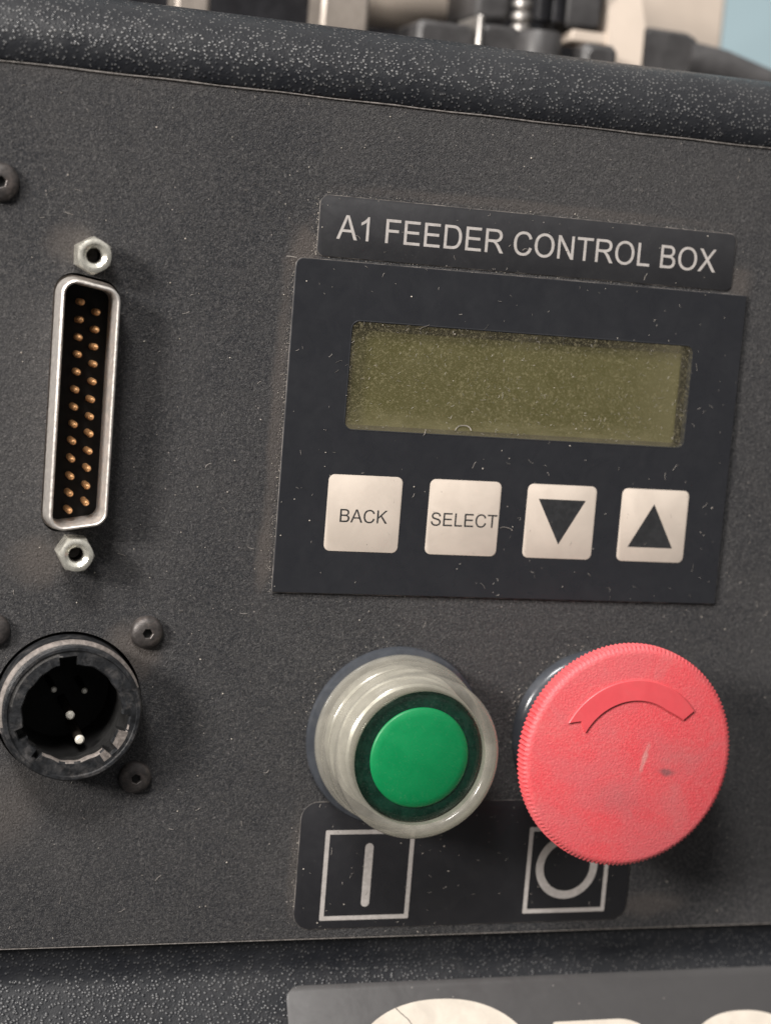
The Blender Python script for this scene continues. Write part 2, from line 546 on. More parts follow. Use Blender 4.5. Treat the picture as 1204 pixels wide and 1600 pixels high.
LCDM, PANEM, REDM, BOOTM = mat_lcd(), mat_pane(), mat_red(), mat_boot()
CLEARM = mat_clear('clear_boot_window', (0.93, 0.97, 0.94), 0.06, 0.07)
REDARROW = mat_simple('smooth_red_plastic', (0.73, 0.085, 0.10), 0.42, var=0.04, scale=0.3, dust=0.12, dustcol=(0.5, 0.2, 0.19))
BEZELM = mat_simple('satin_bezel_metal', (0.50, 0.49, 0.45), 0.35, 0.5, var=0.08)
FLANGEM = mat_simple('bluish_boot_flange', (0.060, 0.066, 0.078), 0.20, 0.1, var=0.15, scale=0.25, bump=0.03, dust=0.25, dustcol=(0.16, 0.16, 0.165))
GREENM = mat_simple('green_lens', (0.0008, 0.25, 0.082), 0.42, var=0.05, scale=0.25)
DKGREEN = mat_simple('dark_green_lens_skirt', (0.004, 0.028, 0.018), 0.2, var=0.3, scale=0.5, dust=0.25, dustcol=(0.02, 0.08, 0.05))


# ------------------------------------------------------------------ letterforms (grotesque capitals drawn on a 2048 grid)
def quad_path(s):
    """'M x y L x y Q cx cy x y Z' -> list of closed loops"""
    tok = s.replace(',', ' ').split()
    i, loops, cur = 0, [], []
    pos = (0, 0)
    cmd = None
    while i < len(tok):
        if tok[i].isalpha():
            cmd = tok[i]; i += 1
            if cmd == 'Z':
                loops.append(cur); cur = []
                continue
        if cmd in 'ML':
            pos = (float(tok[i]), float(tok[i + 1])); i += 2
            cur.append(pos)
            cmd = 'L'
        elif cmd == 'H':
            pos = (float(tok[i]), pos[1]); i += 1; cur.append(pos)
        elif cmd == 'V':
            pos = (pos[0], float(tok[i])); i += 1; cur.append(pos)
        elif cmd == 'Q':
            c = (float(tok[i]), float(tok[i + 1])); e = (float(tok[i + 2]), float(tok[i + 3])); i += 4
            for k in range(1, 6):
                q = k / 5
                cur.append(((1 - q) ** 2 * pos[0] + 2 * q * (1 - q) * c[0] + q * q * e[0],
                            (1 - q) ** 2 * pos[1] + 2 * q * (1 - q) * c[1] + q * q * e[1]))
            pos = e
    out = []
    for l in loops:
        if abs(l[0][0] - l[-1][0]) + abs(l[0][1] - l[-1][1]) < 1e-6:
            l = l[:-1]
        out.append(l)
    return out


GLYPH = {
 'A': (1366, "M -3 0 L 560 1466 H 769 L 1369 0 H 1148 L 977 444 H 364 L 203 0 Z M 420 602 H 917 L 764 1008 Q 694 1193 660 1312 Q 632 1171 581 1036 Z"),
 '1': (1139, "M 763 0 H 583 V 1147 Q 518 1085 412 1023 Q 307 961 223 930 V 1104 Q 374 1175 487 1276 Q 600 1377 647 1472 H 763 Z"),
 'F': (1251, "M 168 0 V 1466 H 1157 V 1293 H 362 V 839 H 1050 V 666 H 362 V 0 Z"),
 'E': (1366, "M 162 0 V 1466 H 1222 V 1293 H 356 V 844 H 1167 V 672 H 356 V 173 H 1256 V 0 Z"),
 'D': (1479, "M 158 0 V 1466 H 663 Q 834 1466 924 1445 Q 1050 1416 1139 1340 Q 1255 1242 1312 1089 Q 1370 937 1370 741 Q 1370 574 1331 445 Q 1292 316 1231 231 Q 1170 147 1097 98 Q 1025 50 922 25 Q 820 0 687 0 Z M 352 173 H 665 Q 810 173 892 200 Q 975 227 1024 276 Q 1093 345 1131 461 Q 1170 578 1170 744 Q 1170 974 1094 1097 Q 1019 1221 911 1263 Q 833 1293 660 1293 H 352 Z"),
 'R': (1479, "M 161 0 V 1466 H 811 Q 1007 1466 1109 1426 Q 1211 1387 1272 1287 Q 1333 1187 1333 1066 Q 1333 910 1232 803 Q 1131 696 920 667 Q 997 630 1037 594 Q 1122 516 1198 399 L 1453 0 H 1209 L 1015 305 Q 930 437 875 507 Q 820 577 776 605 Q 733 633 688 644 Q 655 651 580 651 H 355 V 0 Z M 355 819 H 772 Q 905 819 980 846 Q 1055 874 1094 934 Q 1133 995 1133 1066 Q 1133 1170 1057 1237 Q 982 1304 819 1304 H 355 Z"),
 'C': (1479, "M 1204 514 L 1398 465 Q 1337 226 1178 100 Q 1020 -25 791 -25 Q 554 -25 405 71 Q 257 168 179 351 Q 102 534 102 744 Q 102 973 189 1143 Q 277 1314 438 1402 Q 600 1491 794 1491 Q 1014 1491 1164 1379 Q 1314 1267 1373 1064 L 1182 1019 Q 1131 1179 1034 1252 Q 937 1325 790 1325 Q 621 1325 507 1244 Q 394 1163 348 1026 Q 302 890 302 745 Q 302 558 356 418 Q 411 279 526 210 Q 641 141 775 141 Q 938 141 1051 235 Q 1164 329 1204 514 Z"),
 'O': (1593, "M 99 714 Q 99 1079 295 1285 Q 491 1492 801 1492 Q 1004 1492 1167 1395 Q 1330 1298 1415 1124 Q 1501 951 1501 731 Q 1501 508 1411 332 Q 1321 156 1156 65 Q 991 -25 800 -25 Q 593 -25 430 75 Q 267 175 183 348 Q 99 521 99 714 Z M 299 711 Q 299 446 441 293 Q 584 141 799 141 Q 1018 141 1159 295 Q 1301 449 1301 732 Q 1301 911 1240 1044 Q 1180 1178 1063 1251 Q 947 1325 802 1325 Q 596 1325 447 1183 Q 299 1042 299 711 Z"),
 'N': (1479, "M 156 0 V 1466 H 355 L 1125 315 V 1466 H 1311 V 0 H 1112 L 342 1152 V 0 Z"),
 'T': (1251, "M 531 0 V 1293 H 48 V 1466 H 1210 V 1293 H 725 V 0 Z"),
 'L': (1139, "M 150 0 V 1466 H 344 V 173 H 1067 V 0 Z"),
 'B': (1366, "M 150 0 V 1466 H 700 Q 868 1466 969 1421 Q 1071 1377 1128 1284 Q 1186 1192 1186 1091 Q 1186 997 1135 914 Q 1084 831 981 780 Q 1114 741 1185 647 Q 1257 553 1257 425 Q 1257 322 1213 233 Q 1170 145 1106 97 Q 1042 49 945 24 Q 849 0 709 0 Z M 344 850 H 661 Q 790 850 846 867 Q 920 889 957 940 Q 995 991 995 1068 Q 995 1141 960 1196 Q 925 1252 860 1272 Q 795 1293 637 1293 H 344 Z M 344 173 H 709 Q 803 173 841 180 Q 908 192 953 220 Q 998 248 1027 301 Q 1056 355 1056 425 Q 1056 507 1014 567 Q 972 628 897 652 Q 823 677 683 677 H 344 Z"),
 'X': (1366, "M 9 0 L 576 764 L 76 1466 H 307 L 573 1090 Q 656 973 691 910 Q 740 990 807 1077 L 1102 1466 H 1313 L 798 775 L 1353 0 H 1113 L 744 523 Q 713 568 680 621 Q 631 541 610 511 L 242 0 Z"),
 'K': (1366, "M 150 0 V 1466 H 344 V 739 L 1072 1466 H 1335 L 720 872 L 1362 0 H 1106 L 584 742 L 344 508 V 0 Z"),
 'S': (1366, "M 92 471 L 275 487 Q 288 377 335 306 Q 383 236 483 192 Q 583 149 708 149 Q 819 149 904 182 Q 989 215 1030 272 Q 1072 330 1072 398 Q 1072 467 1032 518 Q 992 570 900 605 Q 841 628 639 676 Q 437 725 356 768 Q 251 823 199 904 Q 148 986 148 1087 Q 148 1198 211 1294 Q 274 1391 395 1441 Q 516 1491 664 1491 Q 827 1491 951 1438 Q 1076 1386 1143 1284 Q 1210 1182 1215 1053 L 1029 1039 Q 1014 1178 927 1249 Q 841 1320 672 1320 Q 496 1320 415 1255 Q 335 1191 335 1100 Q 335 1021 392 970 Q 448 919 684 865 Q 921 812 1009 772 Q 1137 713 1198 622 Q 1259 532 1259 414 Q 1259 297 1192 193 Q 1125 90 999 32 Q 874 -25 716 -25 Q 516 -25 380 33 Q 245 92 168 208 Q 92 325 92 471 Z"),
 ' ': (569, ""),
}


def write(mb, text, left, right, base, cap, w, thin=0.0):
    """lay the word between left and right (ink edges), base line at base, capitals cap high"""
    x, ink = 0, []
    for ch in text:
        adv, path = GLYPH[ch]
        if path:
            ink.append((x, quad_path(path)))
        x += adv
    xs = [px + o for o, ls in ink for l in ls for px, _ in l]
    k = (right - left) / (max(xs) - min(xs))
    kv = cap / 1466
    x0 = min(xs)
    for o, ls in ink:
        mb.flat([[(left + (px + o - x0) * k, base + py * kv) for px, py in l] for l in ls], w)
    return mb


# ================================================================== control box: body and faceplate
U0, U1 = -90.0, 215.0
V_TOP, V_BOT = 28.3, -113.7
box = thing('control_box', 'black steel control box with textured front panel and rounded upper edge', 'control box', (60, -113.7, 0))
BO = (60, -113.7, 0)          # origin of the box root, so children are given in panel coordinates minus this


def child_loc(root):
    return tuple(-x for x in root)


TILT = math.radians(36)
prof = []                     # (v, w) outline of the housing, seen from the end
prof += [(V_TOP + 0.1, -2.0), (V_TOP + 0.1, -0.2), (V_TOP + 0.25, 0.25), (V_TOP + 0.6, 0.5)]
R_ = 10.5
cvv, cww = 41.0 - R_, 0.6 - R_
for i in range(1, 17):
    a = math.radians(90 - 90 * i / 16)
    prof.append((cvv + R_ * math.cos(a), cww + R_ * math.sin(a)))
prof += [(41.0, -60), (41.0, -290)]
low = [(V_BOT + 2.0, -1.6), (-117.0, -1.6)]
R2 = 6.0
for i in range(0, 9):
    a = TILT * i / 8
    low.append((-117.6 - R2 * math.sin(a), -1.6 + R2 * (1 - math.cos(a))))
lv, lw = low[-1]
SLOPE0 = (lv, lw)
low.append((lv - 60 * math.cos(TILT), lw + 60 * math.sin(TILT)))
low.append((lv - 62 * math.cos(TILT), -290))
mb = MB()
n_seg = 24
for strip in (prof, low):
    vs, fs = [], []
    for v, w in strip:
        for i in range(n_seg + 1):
            vs.append((U0 + (U1 - U0) * i / n_seg, v, w))
    for k in range(len(strip) - 1):
        for i in range(n_seg):
            a = k * (n_seg + 1) + i
            fs.append((a, a + 1, a + n_seg + 2, a + n_seg + 1))
    mb.add(vs, fs)
# rear and end walls
e0 = prof[-1]; e1 = low[-1]
mb.add([(U0, e0[0], e0[1]), (U1, e0[0], e0[1]), (U1, e1[0], e1[1]), (U0, e1[0], e1[1])], [(0, 1, 2, 3)])
ring = prof + low[::-1]
for u in (U0, U1):
    mb.flat([[(v, w) for v, w in ring]], 0)
    nv = len(ring)
    mb.v[-nv:] = [(u, v, w) for v, w in ring]
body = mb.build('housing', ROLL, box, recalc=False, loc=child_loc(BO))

# faceplate with its cut-outs
def dshape(cu, cv, half, wid, rad, taper=10, n=7, off=0.0, w=None):
    """D outline: the long side (left) has half-length half, the short side is tapered"""
    hl = half
    hr = half - wid * math.tan(math.radians(taper))
    pts = [(cu - wid / 2, cv - hl), (cu + wid / 2, cv - hr), (cu + wid / 2, cv + hr), (cu - wid / 2, cv + hl)]
    out = []
    N = 4
    rad = rad + off
    # offset polygon
    P2 = []
    for i in range(N):
        p0, p1, p2 = Vector(pts[i - 1]), Vector(pts[i]), Vector(pts[(i + 1) % N])
        d1 = (p1 - p0).normalized(); d2 = (p2 - p1).normalized()
        n1 = Vector((d1.y, -d1.x)); n2 = Vector((d2.y, -d2.x))
        bis = (n1 + n2).normalized()
        P2.append(p1 + bis * off / max(0.2, bis.dot(n1)))
    for i in range(N):
        p0, p1, p2 = P2[i - 1], P2[i], P2[(i + 1) % N]
        d1 = (p1 - p0).normalized(); d2 = (p2 - p1).normalized()
        ang = math.acos(max(-1, min(1, d1.dot(d2))))
        t = rad * math.tan(ang / 2)
        a0 = p1 - d1 * t
        cen = a0 + Vector((-d1.y, d1.x)) * rad
        st = math.atan2((a0 - cen).y, (a0 - cen).x)
        for k in range(n + 1):
            a = st + ang * k / n
            q = (cen.x + rad * math.cos(a), cen.y + rad * math.sin(a))
            out.append(q if w is None else (q[0], q[1], w))
    return out


DC = (-0.15, -23.52)
XC = (0.65, -72.35)
LCD = (43.5, -25.0, 105.85, -7.1)
hole_d = dshape(DC[0], DC[1], 20.6, 9.4, 2.6, off=0.55)
hole_x = circle2(XC, 12.05, 72)
hole_l = rrect(LCD[0] - 3, LCD[1] - 3, LCD[2] + 3, LCD[3] + 3, 1.0)
mb = MB()
po = rrect(U0 + 6, V_BOT, U1 - 6, V_TOP, 2.0, 6)
po2 = rrect(U0 + 6, V_BOT, U1 - 6, V_TOP, 2.0, 6, 0.25)
mb.flat([po2, hole_d[::-1], hole_x[::-1], hole_l[::-1]], 0.0)
mb.loft([[(a, b, -1.6) for a, b in po], [(a, b, -0.25) for a, b in po], [(a, b, 0.0) for a, b in po2]], False, False)
for h, dpt in ((hole_d, -1.6), (hole_x, -3.0), (hole_l, -3.0)):
    mb.loft([[(a, b, 0.0) for a, b in h], [(a, b, dpt) for a, b in h]], False, False)
mb.build('front_panel', PANEL, box, smooth=False, recalc=False, loc=child_loc(BO))
# dusty seam above the panel
pts = [(U0 + 6 + (U1 - U0 - 12) * i / 60, V_TOP + 0.05 + 0.06 * math.sin(i * 1.7), 0.12) for i in range(61)]
MB().tube(pts, 0.17, 6, [0.75 + 0.4 * random.random() for _ in pts]).build('dust_seam', DUSTSEAM, box, loc=child_loc(BO))
pts = [(U0 + 6 + (U1 - U0 - 12) * i / 60, V_BOT + 0.06, -0.02) for i in range(61)]
MB().tube(pts, 0.09, 6).build('worn_edge', DUSTSEAM, box, loc=child_loc(BO))

# ================================================================== title label
o = (36.63, 3.07, 0)
def film_edge(outline, w, rad, parent, loc):
    pts = [(a, b, w) for a, b in outline] + [(outline[0][0], outline[0][1], w)]
    dense = []
    for p0, p1 in zip(pts, pts[1:]):
        k = max(1, int(math.hypot(p1[0] - p0[0], p1[1] - p0[1]) / 1.2))
        dense += [tuple(a + (b - a) * i / k for a, b in zip(p0, p1)) for i in range(k)]
    dense.append(pts[-1])
    return MB().tube(dense, rad, 5, [random.uniform(0.5, 1.15) for _ in dense]).build('film_edge', EDGEM, parent, loc=loc)


lab = thing('title_label', 'narrow black label reading A1 FEEDER CONTROL BOX above the display', 'label', (74.4, 8.0, 0))
ol = (-74.4, -8.0, 0)
plate(MB(), 36.63, 3.07, 112.28, 12.96, (1.3, 1.2, 1.2, 1.5), 0.004, 0.20, 0.08).build('label_film', LABELF, lab, loc=ol)
film_edge(rrect(36.63, 3.07, 112.28, 12.96, (1.3, 1.2, 1.2, 1.5)), 0.06, 0.10, lab, ol)
mb = MB()
write(mb, 'A1 FEEDER CONTROL BOX', 39.69, 108.74, 6.05, 3.93, 0.215)
mb.build('lettering', INK, lab, smooth=False, recalc=False, loc=ol)

# ================================================================== membrane keypad with display
ko = (74.2, -25.2, 0)
kp = thing('display_keypad', 'black membrane keypad with olive display window and four cream keys', 'keypad', ko)
kl = child_loc(ko)
KU0, KU1, KV0, KV1, KW = 33.16, 115.27, -52.88, 2.49, 0.62
outer = rrect(KU0, KV0, KU1, KV1, (0.25, 0.3, 0.3, 1.3), 6)
outer_i = rrect(KU0, KV0, KU1, KV1, (0.25, 0.3, 0.3, 1.3), 6, 0.10)
win = rrect(*LCD, 1.3, 8)
mb = MB()
mb.flat([outer_i, win[::-1]], KW)
mb.loft([[(a, b, 0.004) for a, b in outer], [(a, b, KW - 0.10) for a, b in outer], [(a, b, KW) for a, b in outer_i]], False, False)
mb.loft([[(a, b, KW) for a, b in win], [(a, b, KW - 1.6) for a, b in win]], False, False)
mb.build('overlay', FILM, kp, smooth=False, recalc=False, loc=kl)
film_edge(outer, 0.42, 0.09, kp, kl)
# display module behind the window: black bezel and olive glass
lv_ = rrect(44.35, -24.35, 104.6, -8.35, 0.3, 3)
bz = rrect(LCD[0] - 2, LCD[1] - 2, LCD[2] + 2, LCD[3] + 2, 0.5, 3)
mb = MB()
mb.flat([bz, lv_[::-1]], -0.85)
mb.loft([[(a, b, -0.85) for a, b in lv_], [(a, b, -1.3) for a, b in lv_]], False, False)
mb.build('display_bezel', BLACKPL, kp, smooth=False, recalc=False, loc=kl)
mb = MB(); mb.flat([rrect(44.0, -24.7, 105.0, -8.0, 0.3, 3)], -1.25)
mb.build('display_glass', LCDM, kp, smooth=False, recalc=False, loc=kl)
mb = MB(); mb.flat([rrect(LCD[0], LCD[1], LCD[2], LCD[3], 1.3, 8, 0.02)], KW - 0.06)
pane = mb.build('display_window', PANEM, kp, smooth=False, recalc=False, loc=kl)
# raised lip round the window
a1 = rrect(*LCD, 1.3, 8, -0.22); a2 = rrect(*LCD, 1.3, 8, 0.0); a3 = rrect(*LCD, 1.3, 8, -0.11)
mb = MB().loft([[(a, b, KW + 0.002) for a, b in a1], [(a, b, KW + 0.05) for a, b in a3], [(a, b, KW + 0.002) for a, b in a2]], False, False)
mb.build('window_lip', FILM, kp, recalc=False, loc=kl)
KL = ["cream key reading BACK", "cream key reading SELECT", "cream key with a downward triangle", "cream key with an upward triangle"]
for i in range(4):
    u = 41.47 + 17.84 * i
    mb = plate(MB(), u, -32.64 - 12.93, u + 12.94, -32.64, 1.05, KW + 0.003, KW + 0.07, 0.04)
    key = mb.build('key', CREAM, kp, loc=kl)
    key['label'] = KL[i]
    mb = MB()
    wt = KW + 0.082
    if i == 0: write(mb, 'BACK', 43.85, 52.2, -40.62, 2.22, wt)
    if i == 1: write(mb, 'SELECT', 59.95, 71.95, -40.62, 2.27, wt)
    if i == 2: mb.flat([[(79.28, -35.2), (83.66, -43.06), (88.12, -35.2)]], wt)
    if i == 3: mb.flat([[(101.3, -35.24), (96.9, -43.03), (105.6, -43.03)]], wt)
    mb.build('lettering' if i < 2 else 'arrow', DARKINK, key, smooth=False, recalc=False)

# ================================================================== 25-pin connector
do = (DC[0], DC[1], 0)
db = thing('serial_connector', 'upright silver D-shaped connector with two rows of gold pins', 'connector', do)
dl = child_loc(do)
S = lambda off, w: dshape(DC[0], DC[1], 20.3, 9.5, 2.5, off=off, w=w)
MB().loft([S(0.35, -1.0), S(0.10, 0.4), S(0.0, 1.2), S(-0.08, 4.4), S(-0.20, 4.85), S(-0.45, 5.0), S(-0.64, 4.9), S(-0.76, 4.6), S(-0.82, -4.6)], False, False
          ).build('shell', NICKEL, db, loc=dl)
mb = MB().loft([S(0.5, -1.4), S(0.5, -0.55), S(0.12, -0.5), S(0.12, -1.4)], False, False)
mb.build('flange', RINGDUSTLIT, db, loc=dl)
mb = MB(); mb.flat([dshape(DC[0], DC[1], 20.3, 9.5, 2.5, off=-0.78)], -3.2)
mb.build('insulator', BLACKPL, db, smooth=False, recalc=False, loc=dl)
pin = MB().lathe([(0.54, -4.4), (0.54, 0.2), (0.50, 0.5), (0.40, 0.8), (0.21, 0.98), (0.03, 1.02)], 14, (0, 0), False, True).mesh('pin', GOLD)
rng = [(-0.98, -7.38 - 2.77 * k) for k in range(13)] + [(1.58, -8.74 - 2.775 * k) for k in range(12)]
for (pu, pv) in rng:
    q = bpy.data.objects.new('pin', pin)
    COL.objects.link(q); q.parent = db
    q.location = P(pu - DC[0] + random.uniform(-.05, .05), pv - DC[1] + random.uniform(-.05, .05), random.uniform(-.12, .12))
    q.rotation_euler = (random.uniform(-.02, .02), 0, random.uniform(-.02, .02))


def hexnut(rot):
    n = 48
    def hexr(a, af):
        a = (a + PI / 6) % (PI / 3) - PI / 6
        return af / 2 / math.cos(a)
    loops = []
    for af, rmax, w in ((5.15, 9, -0.2), (5.15, 9, 4.35), (5.15, 2.86, 4.55), (5.15, 2.62, 4.85)):
        l = []
        for i in range(n):
            a = 2 * PI * i / n + rot
            r = min(hexr(2 * PI * i / n, af), rmax)
            l.append((r * math.cos(a), r * math.sin(a), w))
        loops.append(l)
    for r, w in ((2.28, 4.97), (2.1, 5.0), (1.88, 4.98), (1.30, 4.55), (1.18, 4.2), (1.14, 1.0)):
        loops.append([(r * math.cos(2 * PI * i / n + rot), r * math.sin(2 * PI * i / n + rot), w) for i in range(n)])
    return MB().loft(loops, False, False)


for (nu, nv, rot) in ((0, 0, 0.03), (0, -47.04, 0.50)):
    jk = hexnut(rot).build('jackscrew', ZINC, db, angle=22, loc=(nu - DC[0], nv - DC[1], 0))
    MB().lathe([(1.16, 3.9), (1.05, 3.6), (1.16, 3.3), (1.05, 3.0), (1.16, 2.7), (1.05, 2.4), (1.16, 2.1), (1.1, 0.2), (0.05, 0.0)], 24).build('threaded_bore', BRASSBORE, jk, recalc=False)
    tb = None

# ================================================================== round connector
xo = (XC[0], XC[1], 0)
rc = thing('round_connector', 'black round panel connector with four silver pins and worn bayonet rim', 'connector', xo)
FW = 6.5
n = 288
def notch(a):
    """1 inside one of the five key slots of the rim"""
    for c, h in ((97, 9.5), (203, 6), (350, 9), (318, 5), (232, 4)):
        d = (math.degrees(a) - c + 180) % 360 - 180
        if abs(d) < h: return 1.0
    return 0.0
def ringloop(rf, w):
    return [(rf(2 * PI * i / n) * math.cos(2 * PI * i / n), rf(2 * PI * i / n) * math.sin(2 * PI * i / n), w if not callable(w) else w(2 * PI * i / n)) for i in range(n)]
K = lambda r: (lambda a: r)
loops = [ringloop(K(11.9), -3.0), ringloop(K(11.5), -1.0), ringloop(K(11.5), 3.6), ringloop(K(11.4), 4.0), ringloop(K(10.95), 4.35)]
for w in (4.45, 5.15):
    loops += [ringloop(K(10.62), w), ringloop(K(10.95), w + 0.25), ringloop(K(10.95), w + 0.45), ringloop(K(10.62), w + 0.62)]
wob = lambda a: FW + 0.10 * math.sin(3 * a) + 0.07 * math.sin(11 * a + 1)
loops += [ringloop(K(10.95), 5.95), ringloop(K(11.0), lambda a: wob(a) - 0.3), ringloop(K(10.75), wob), ringloop(K(10.3), lambda a: wob(a) + 0.02)]
loops += [ringloop(K(10.15), lambda a: wob(a) - 0.25), ringloop(K(9.6), lambda a: wob(a) - 0.2)]
inn = lambda a: 7.85 + 1.35 * notch(a) + 0.10 * math.sin(7 * a) + 0.07 * math.sin(17 * a)
loops += [ringloop(lambda a: inn(a) + 0.25, lambda a: wob(a) - 0.15), ringloop(inn, lambda a: wob(a) - 0.5), ringloop(inn, 5.2)]
shell_o = MB().loft(loops, False, False).build('shell', [RINGM, RINGDUSTLIT, RINGSCUFF], rc, angle=40)
for pl in shell_o.data.polygons:           # worn and dusty stretches of the rim, and a painted lit inner wall
    pc = pl.center
    pr_, pa, pw = math.hypot(pc.x, pc.z) / MM, math.degrees(math.atan2(pc.z, pc.x)) % 360, -pc.y / MM
    jit = 3 * math.sin(pr_ * 9) + 2 * math.sin(pw * 7) + random.uniform(-1.5, 1.5)
    if 3.5 < pw < 4.4 and pr_ > 10.7 and 22 + jit < pa < 196 + jit: pl.material_index = 1
    elif pw > 5.6 and 8.2 < pr_ < 9.3 and 308 + jit < pa < 347 + jit: pl.material_index = 1
    elif pw > 6.0 and 9.0 < pr_ < 10.2 and 104 + jit < pa < 172 + jit: pl.material_index = 2
    elif pw < 6.35 and pr_ < 8.05 and 228 + jit < pa < 306 + jit: pl.material_index = 1  # lower inner wall: light falling on it, painted with the pale rim colour
MB().loft([ringloop(inn, 5.2), ringloop(inn, 3.2), ringloop(K(8.3), 3.1), ringloop(K(8.2), -13)], False, False).build('mouth', CAVITY, rc, recalc=False)
mb = MB().lathe([(8.25, -11.0), (0.02, -11.0)], 48)
mb.build('insulator', CAVITY, rc, recalc=False)
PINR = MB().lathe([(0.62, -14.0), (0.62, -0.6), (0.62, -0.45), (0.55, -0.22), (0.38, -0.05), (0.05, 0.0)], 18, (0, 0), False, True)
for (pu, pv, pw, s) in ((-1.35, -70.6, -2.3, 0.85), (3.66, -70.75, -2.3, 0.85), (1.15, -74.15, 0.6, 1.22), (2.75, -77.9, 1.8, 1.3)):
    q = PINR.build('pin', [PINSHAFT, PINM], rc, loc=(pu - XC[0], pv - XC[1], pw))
    q.scale = (s, 1, s)
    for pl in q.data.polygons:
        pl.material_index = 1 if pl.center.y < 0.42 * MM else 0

# ================================================================== screws
def make_screw(r=2.8, h=1.6, sock=0.72):
    t = thing('socket_screw', '', 'screw')
    prof = [(r, -0.3), (r, 0.25)]
    for i in range(1, 9):
        a = 0.5 * PI * i / 9
        prof.append((sock + 0.25 + (r - sock - 0.25) * math.cos(a), 0.25 + (h - 0.25) * math.sin(a)))
    m = MB()
    n = 48
    loops = [[(rr_ * math.cos(2 * PI * i / n), rr_ * math.sin(2 * PI * i / n), w) for i in range(n)] for rr_, w in prof]
    def hx(s, w):
        out = []
        for i in range(n):
            a = 2 * PI * i / n
            q = (a + PI / 6) % (PI / 3) - PI / 6
            rr_ = s / math.cos(q)
            out.append((rr_ * math.cos(a), rr_ * math.sin(a), w))
        return out
    loops += [hx(sock + 0.12, h), hx(sock, h - 0.1), hx(sock, h - 0.9)]
    m.loft(loops, False, False)
    m.build('screw_head', SCREWM, t, angle=30)
    MB().flat([[(p[0], p[1]) for p in hx(sock + 0.02, 0)]], h - 0.85).build('hex_socket', SOCKETM, t, smooth=False, recalc=False)
    return t


SCREWS = [
    ((-14.55, 10.05), 1.08, 1.15, 'dark socket screw cut by the left picture edge, above the silver connector', 0.2),
    ((12.75, -60.15), 0.98, 1.0, 'brownish dusty socket screw beside upper right of the round connector', 0.5),
    ((12.35, -84.55), 0.98, 1.0, 'darker socket screw beside lower right of the round connector', 0.9),
    ((-11.95, -60.3), 0.98, 1.0, 'dark socket screw at upper left of the round connector, mostly outside the picture', 0.1),
]
proto = make_screw()
for i, ((su, sv), sc, ss, lb, rz) in enumerate(SCREWS):
    if i == 0:
        s = proto
    else:
        s = proto.copy(); COL.objects.link(s)
        for ch in proto.children[:]:
            c = ch.copy(); COL.objects.link(c); c.parent = s
    s.location = P(su, sv, 0)
    s.scale = (sc, 1, sc)
    s.rotation_euler = (0, rz, 0)
    tag(s, lb, 'screw', 'socket screws in the front panel')

# ================================================================== symbol label
so = (72.6, -100.6, 0)
sy = thing('symbol_label', 'black label with boxed line and boxed circle below the two buttons', 'label', so)
sl = child_loc(so)
plate(MB(), 41.35, -111.85, 103.9, -89.2, 3.0, 0.004, 0.16, 0.06, 10).build('label_film', SYMF, sy, loc=sl)
film_edge(rrect(41.35, -111.85, 103.9, -89.2, 3.0), 0.05, 0.09, sy, sl)
def frame(u, v, s, t=0.78):
    m = MB()
    m.flat([rrect(u, v - s, u + s, v, 0.25, 4), rrect(u + t, v - s + t, u + s - t, v - t, 0.05, 2)[::-1]], 0.18)
    return m
frame(45.92, -94.17, 16.17).build('symbol_frame', INK, sy, smooth=False, recalc=False, loc=sl)
frame(83.63, -94.17, 15.97).build('symbol_frame', INK, sy, smooth=False, recalc=False, loc=sl)
mb = MB(); mb.flat([rrect(53.22, -108.0, 54.72, -96.6, 0.72, 6)], 0.18)
mb.build('on_bar', INK, sy, smooth=False, recalc=False, loc=sl)
mb = MB(); mb.flat([circle2((91.45, -101.6), 5.98, 72), circle2((91.45, -101.6), 4.5, 72)[::-1]], 0.18)
mb.build('off_circle', INK, sy, smooth=False, recalc=False, loc=sl)

# ================================================================== green push button
go = (56.85, -77.55, 0)
gb = thing('green_push_button', 'round green push button under a cloudy clear rubber boot', 'push button', go)
prof = [(15.75, 0.0), (15.8, 0.5), (15.55, 1.0), (14.75, 1.35), (13.9, 1.5)]
MB().lathe(prof, 96).build('flange', FLANGEM, gb)
prof = [(14.3, 1.0), (14.75, 1.9), (14.8, 3.0), (14.55, 4.2), (14.2, 4.6), (14.15, 5.0), (14.4, 5.3), (14.35, 6.6), (14.05, 7.0), (13.75, 7.2), (13.75, 7.7), (14.0, 8.1),
        (14.0, 9.6), (13.8, 10.2), (13.75, 10.6), (13.85, 11.0), (13.9, 12.6), (13.85, 13.9), (13.6, 14.6), (13.15, 15.05), (12.5, 15.25), (11.9, 15.15), (11.45, 14.85), (11.3, 14.4), (11.25, 13.4), (11.2, 2.0)]
MB().lathe(prof, 128).build('boot', BOOTM, gb, angle=50)
MB().lathe([(12.6, 0.5), (12.6, 3.0), (12.2, 3.2), (12.2, 7.0), (11.9, 7.2), (11.9, 11.2), (11.5, 11.6), (11.25, 11.6)], 96).build('button_bezel', BEZELM, gb)
MB().lathe([(11.32, 14.5), (11.0, 14.5), (9.5, 14.75), (7.5, 15.1), (4, 15.35), (0.02, 15.45)], 96).build('boot_window', CLEARM, gb, recalc=False)
MB().lathe([(11.24, 11.0), (11.15, 13.2), (10.7, 13.65), (9.6, 13.85), (8.55, 13.9)], 96).build('lens_skirt', DKGREEN, gb)
prof = [(8.62, 12.6), (8.62, 13.55), (8.5, 13.95), (8.2, 14.22)]
for i in range(1, 10):
    r = 8.0 * (1 - i / 9.0)
    prof.append((max(r, 0.02), 14.28 + 0.75 * (1 - (r / 8.0) ** 2)))
MB().lathe(prof, 96).build('lens', GREENM, gb, angle=60)

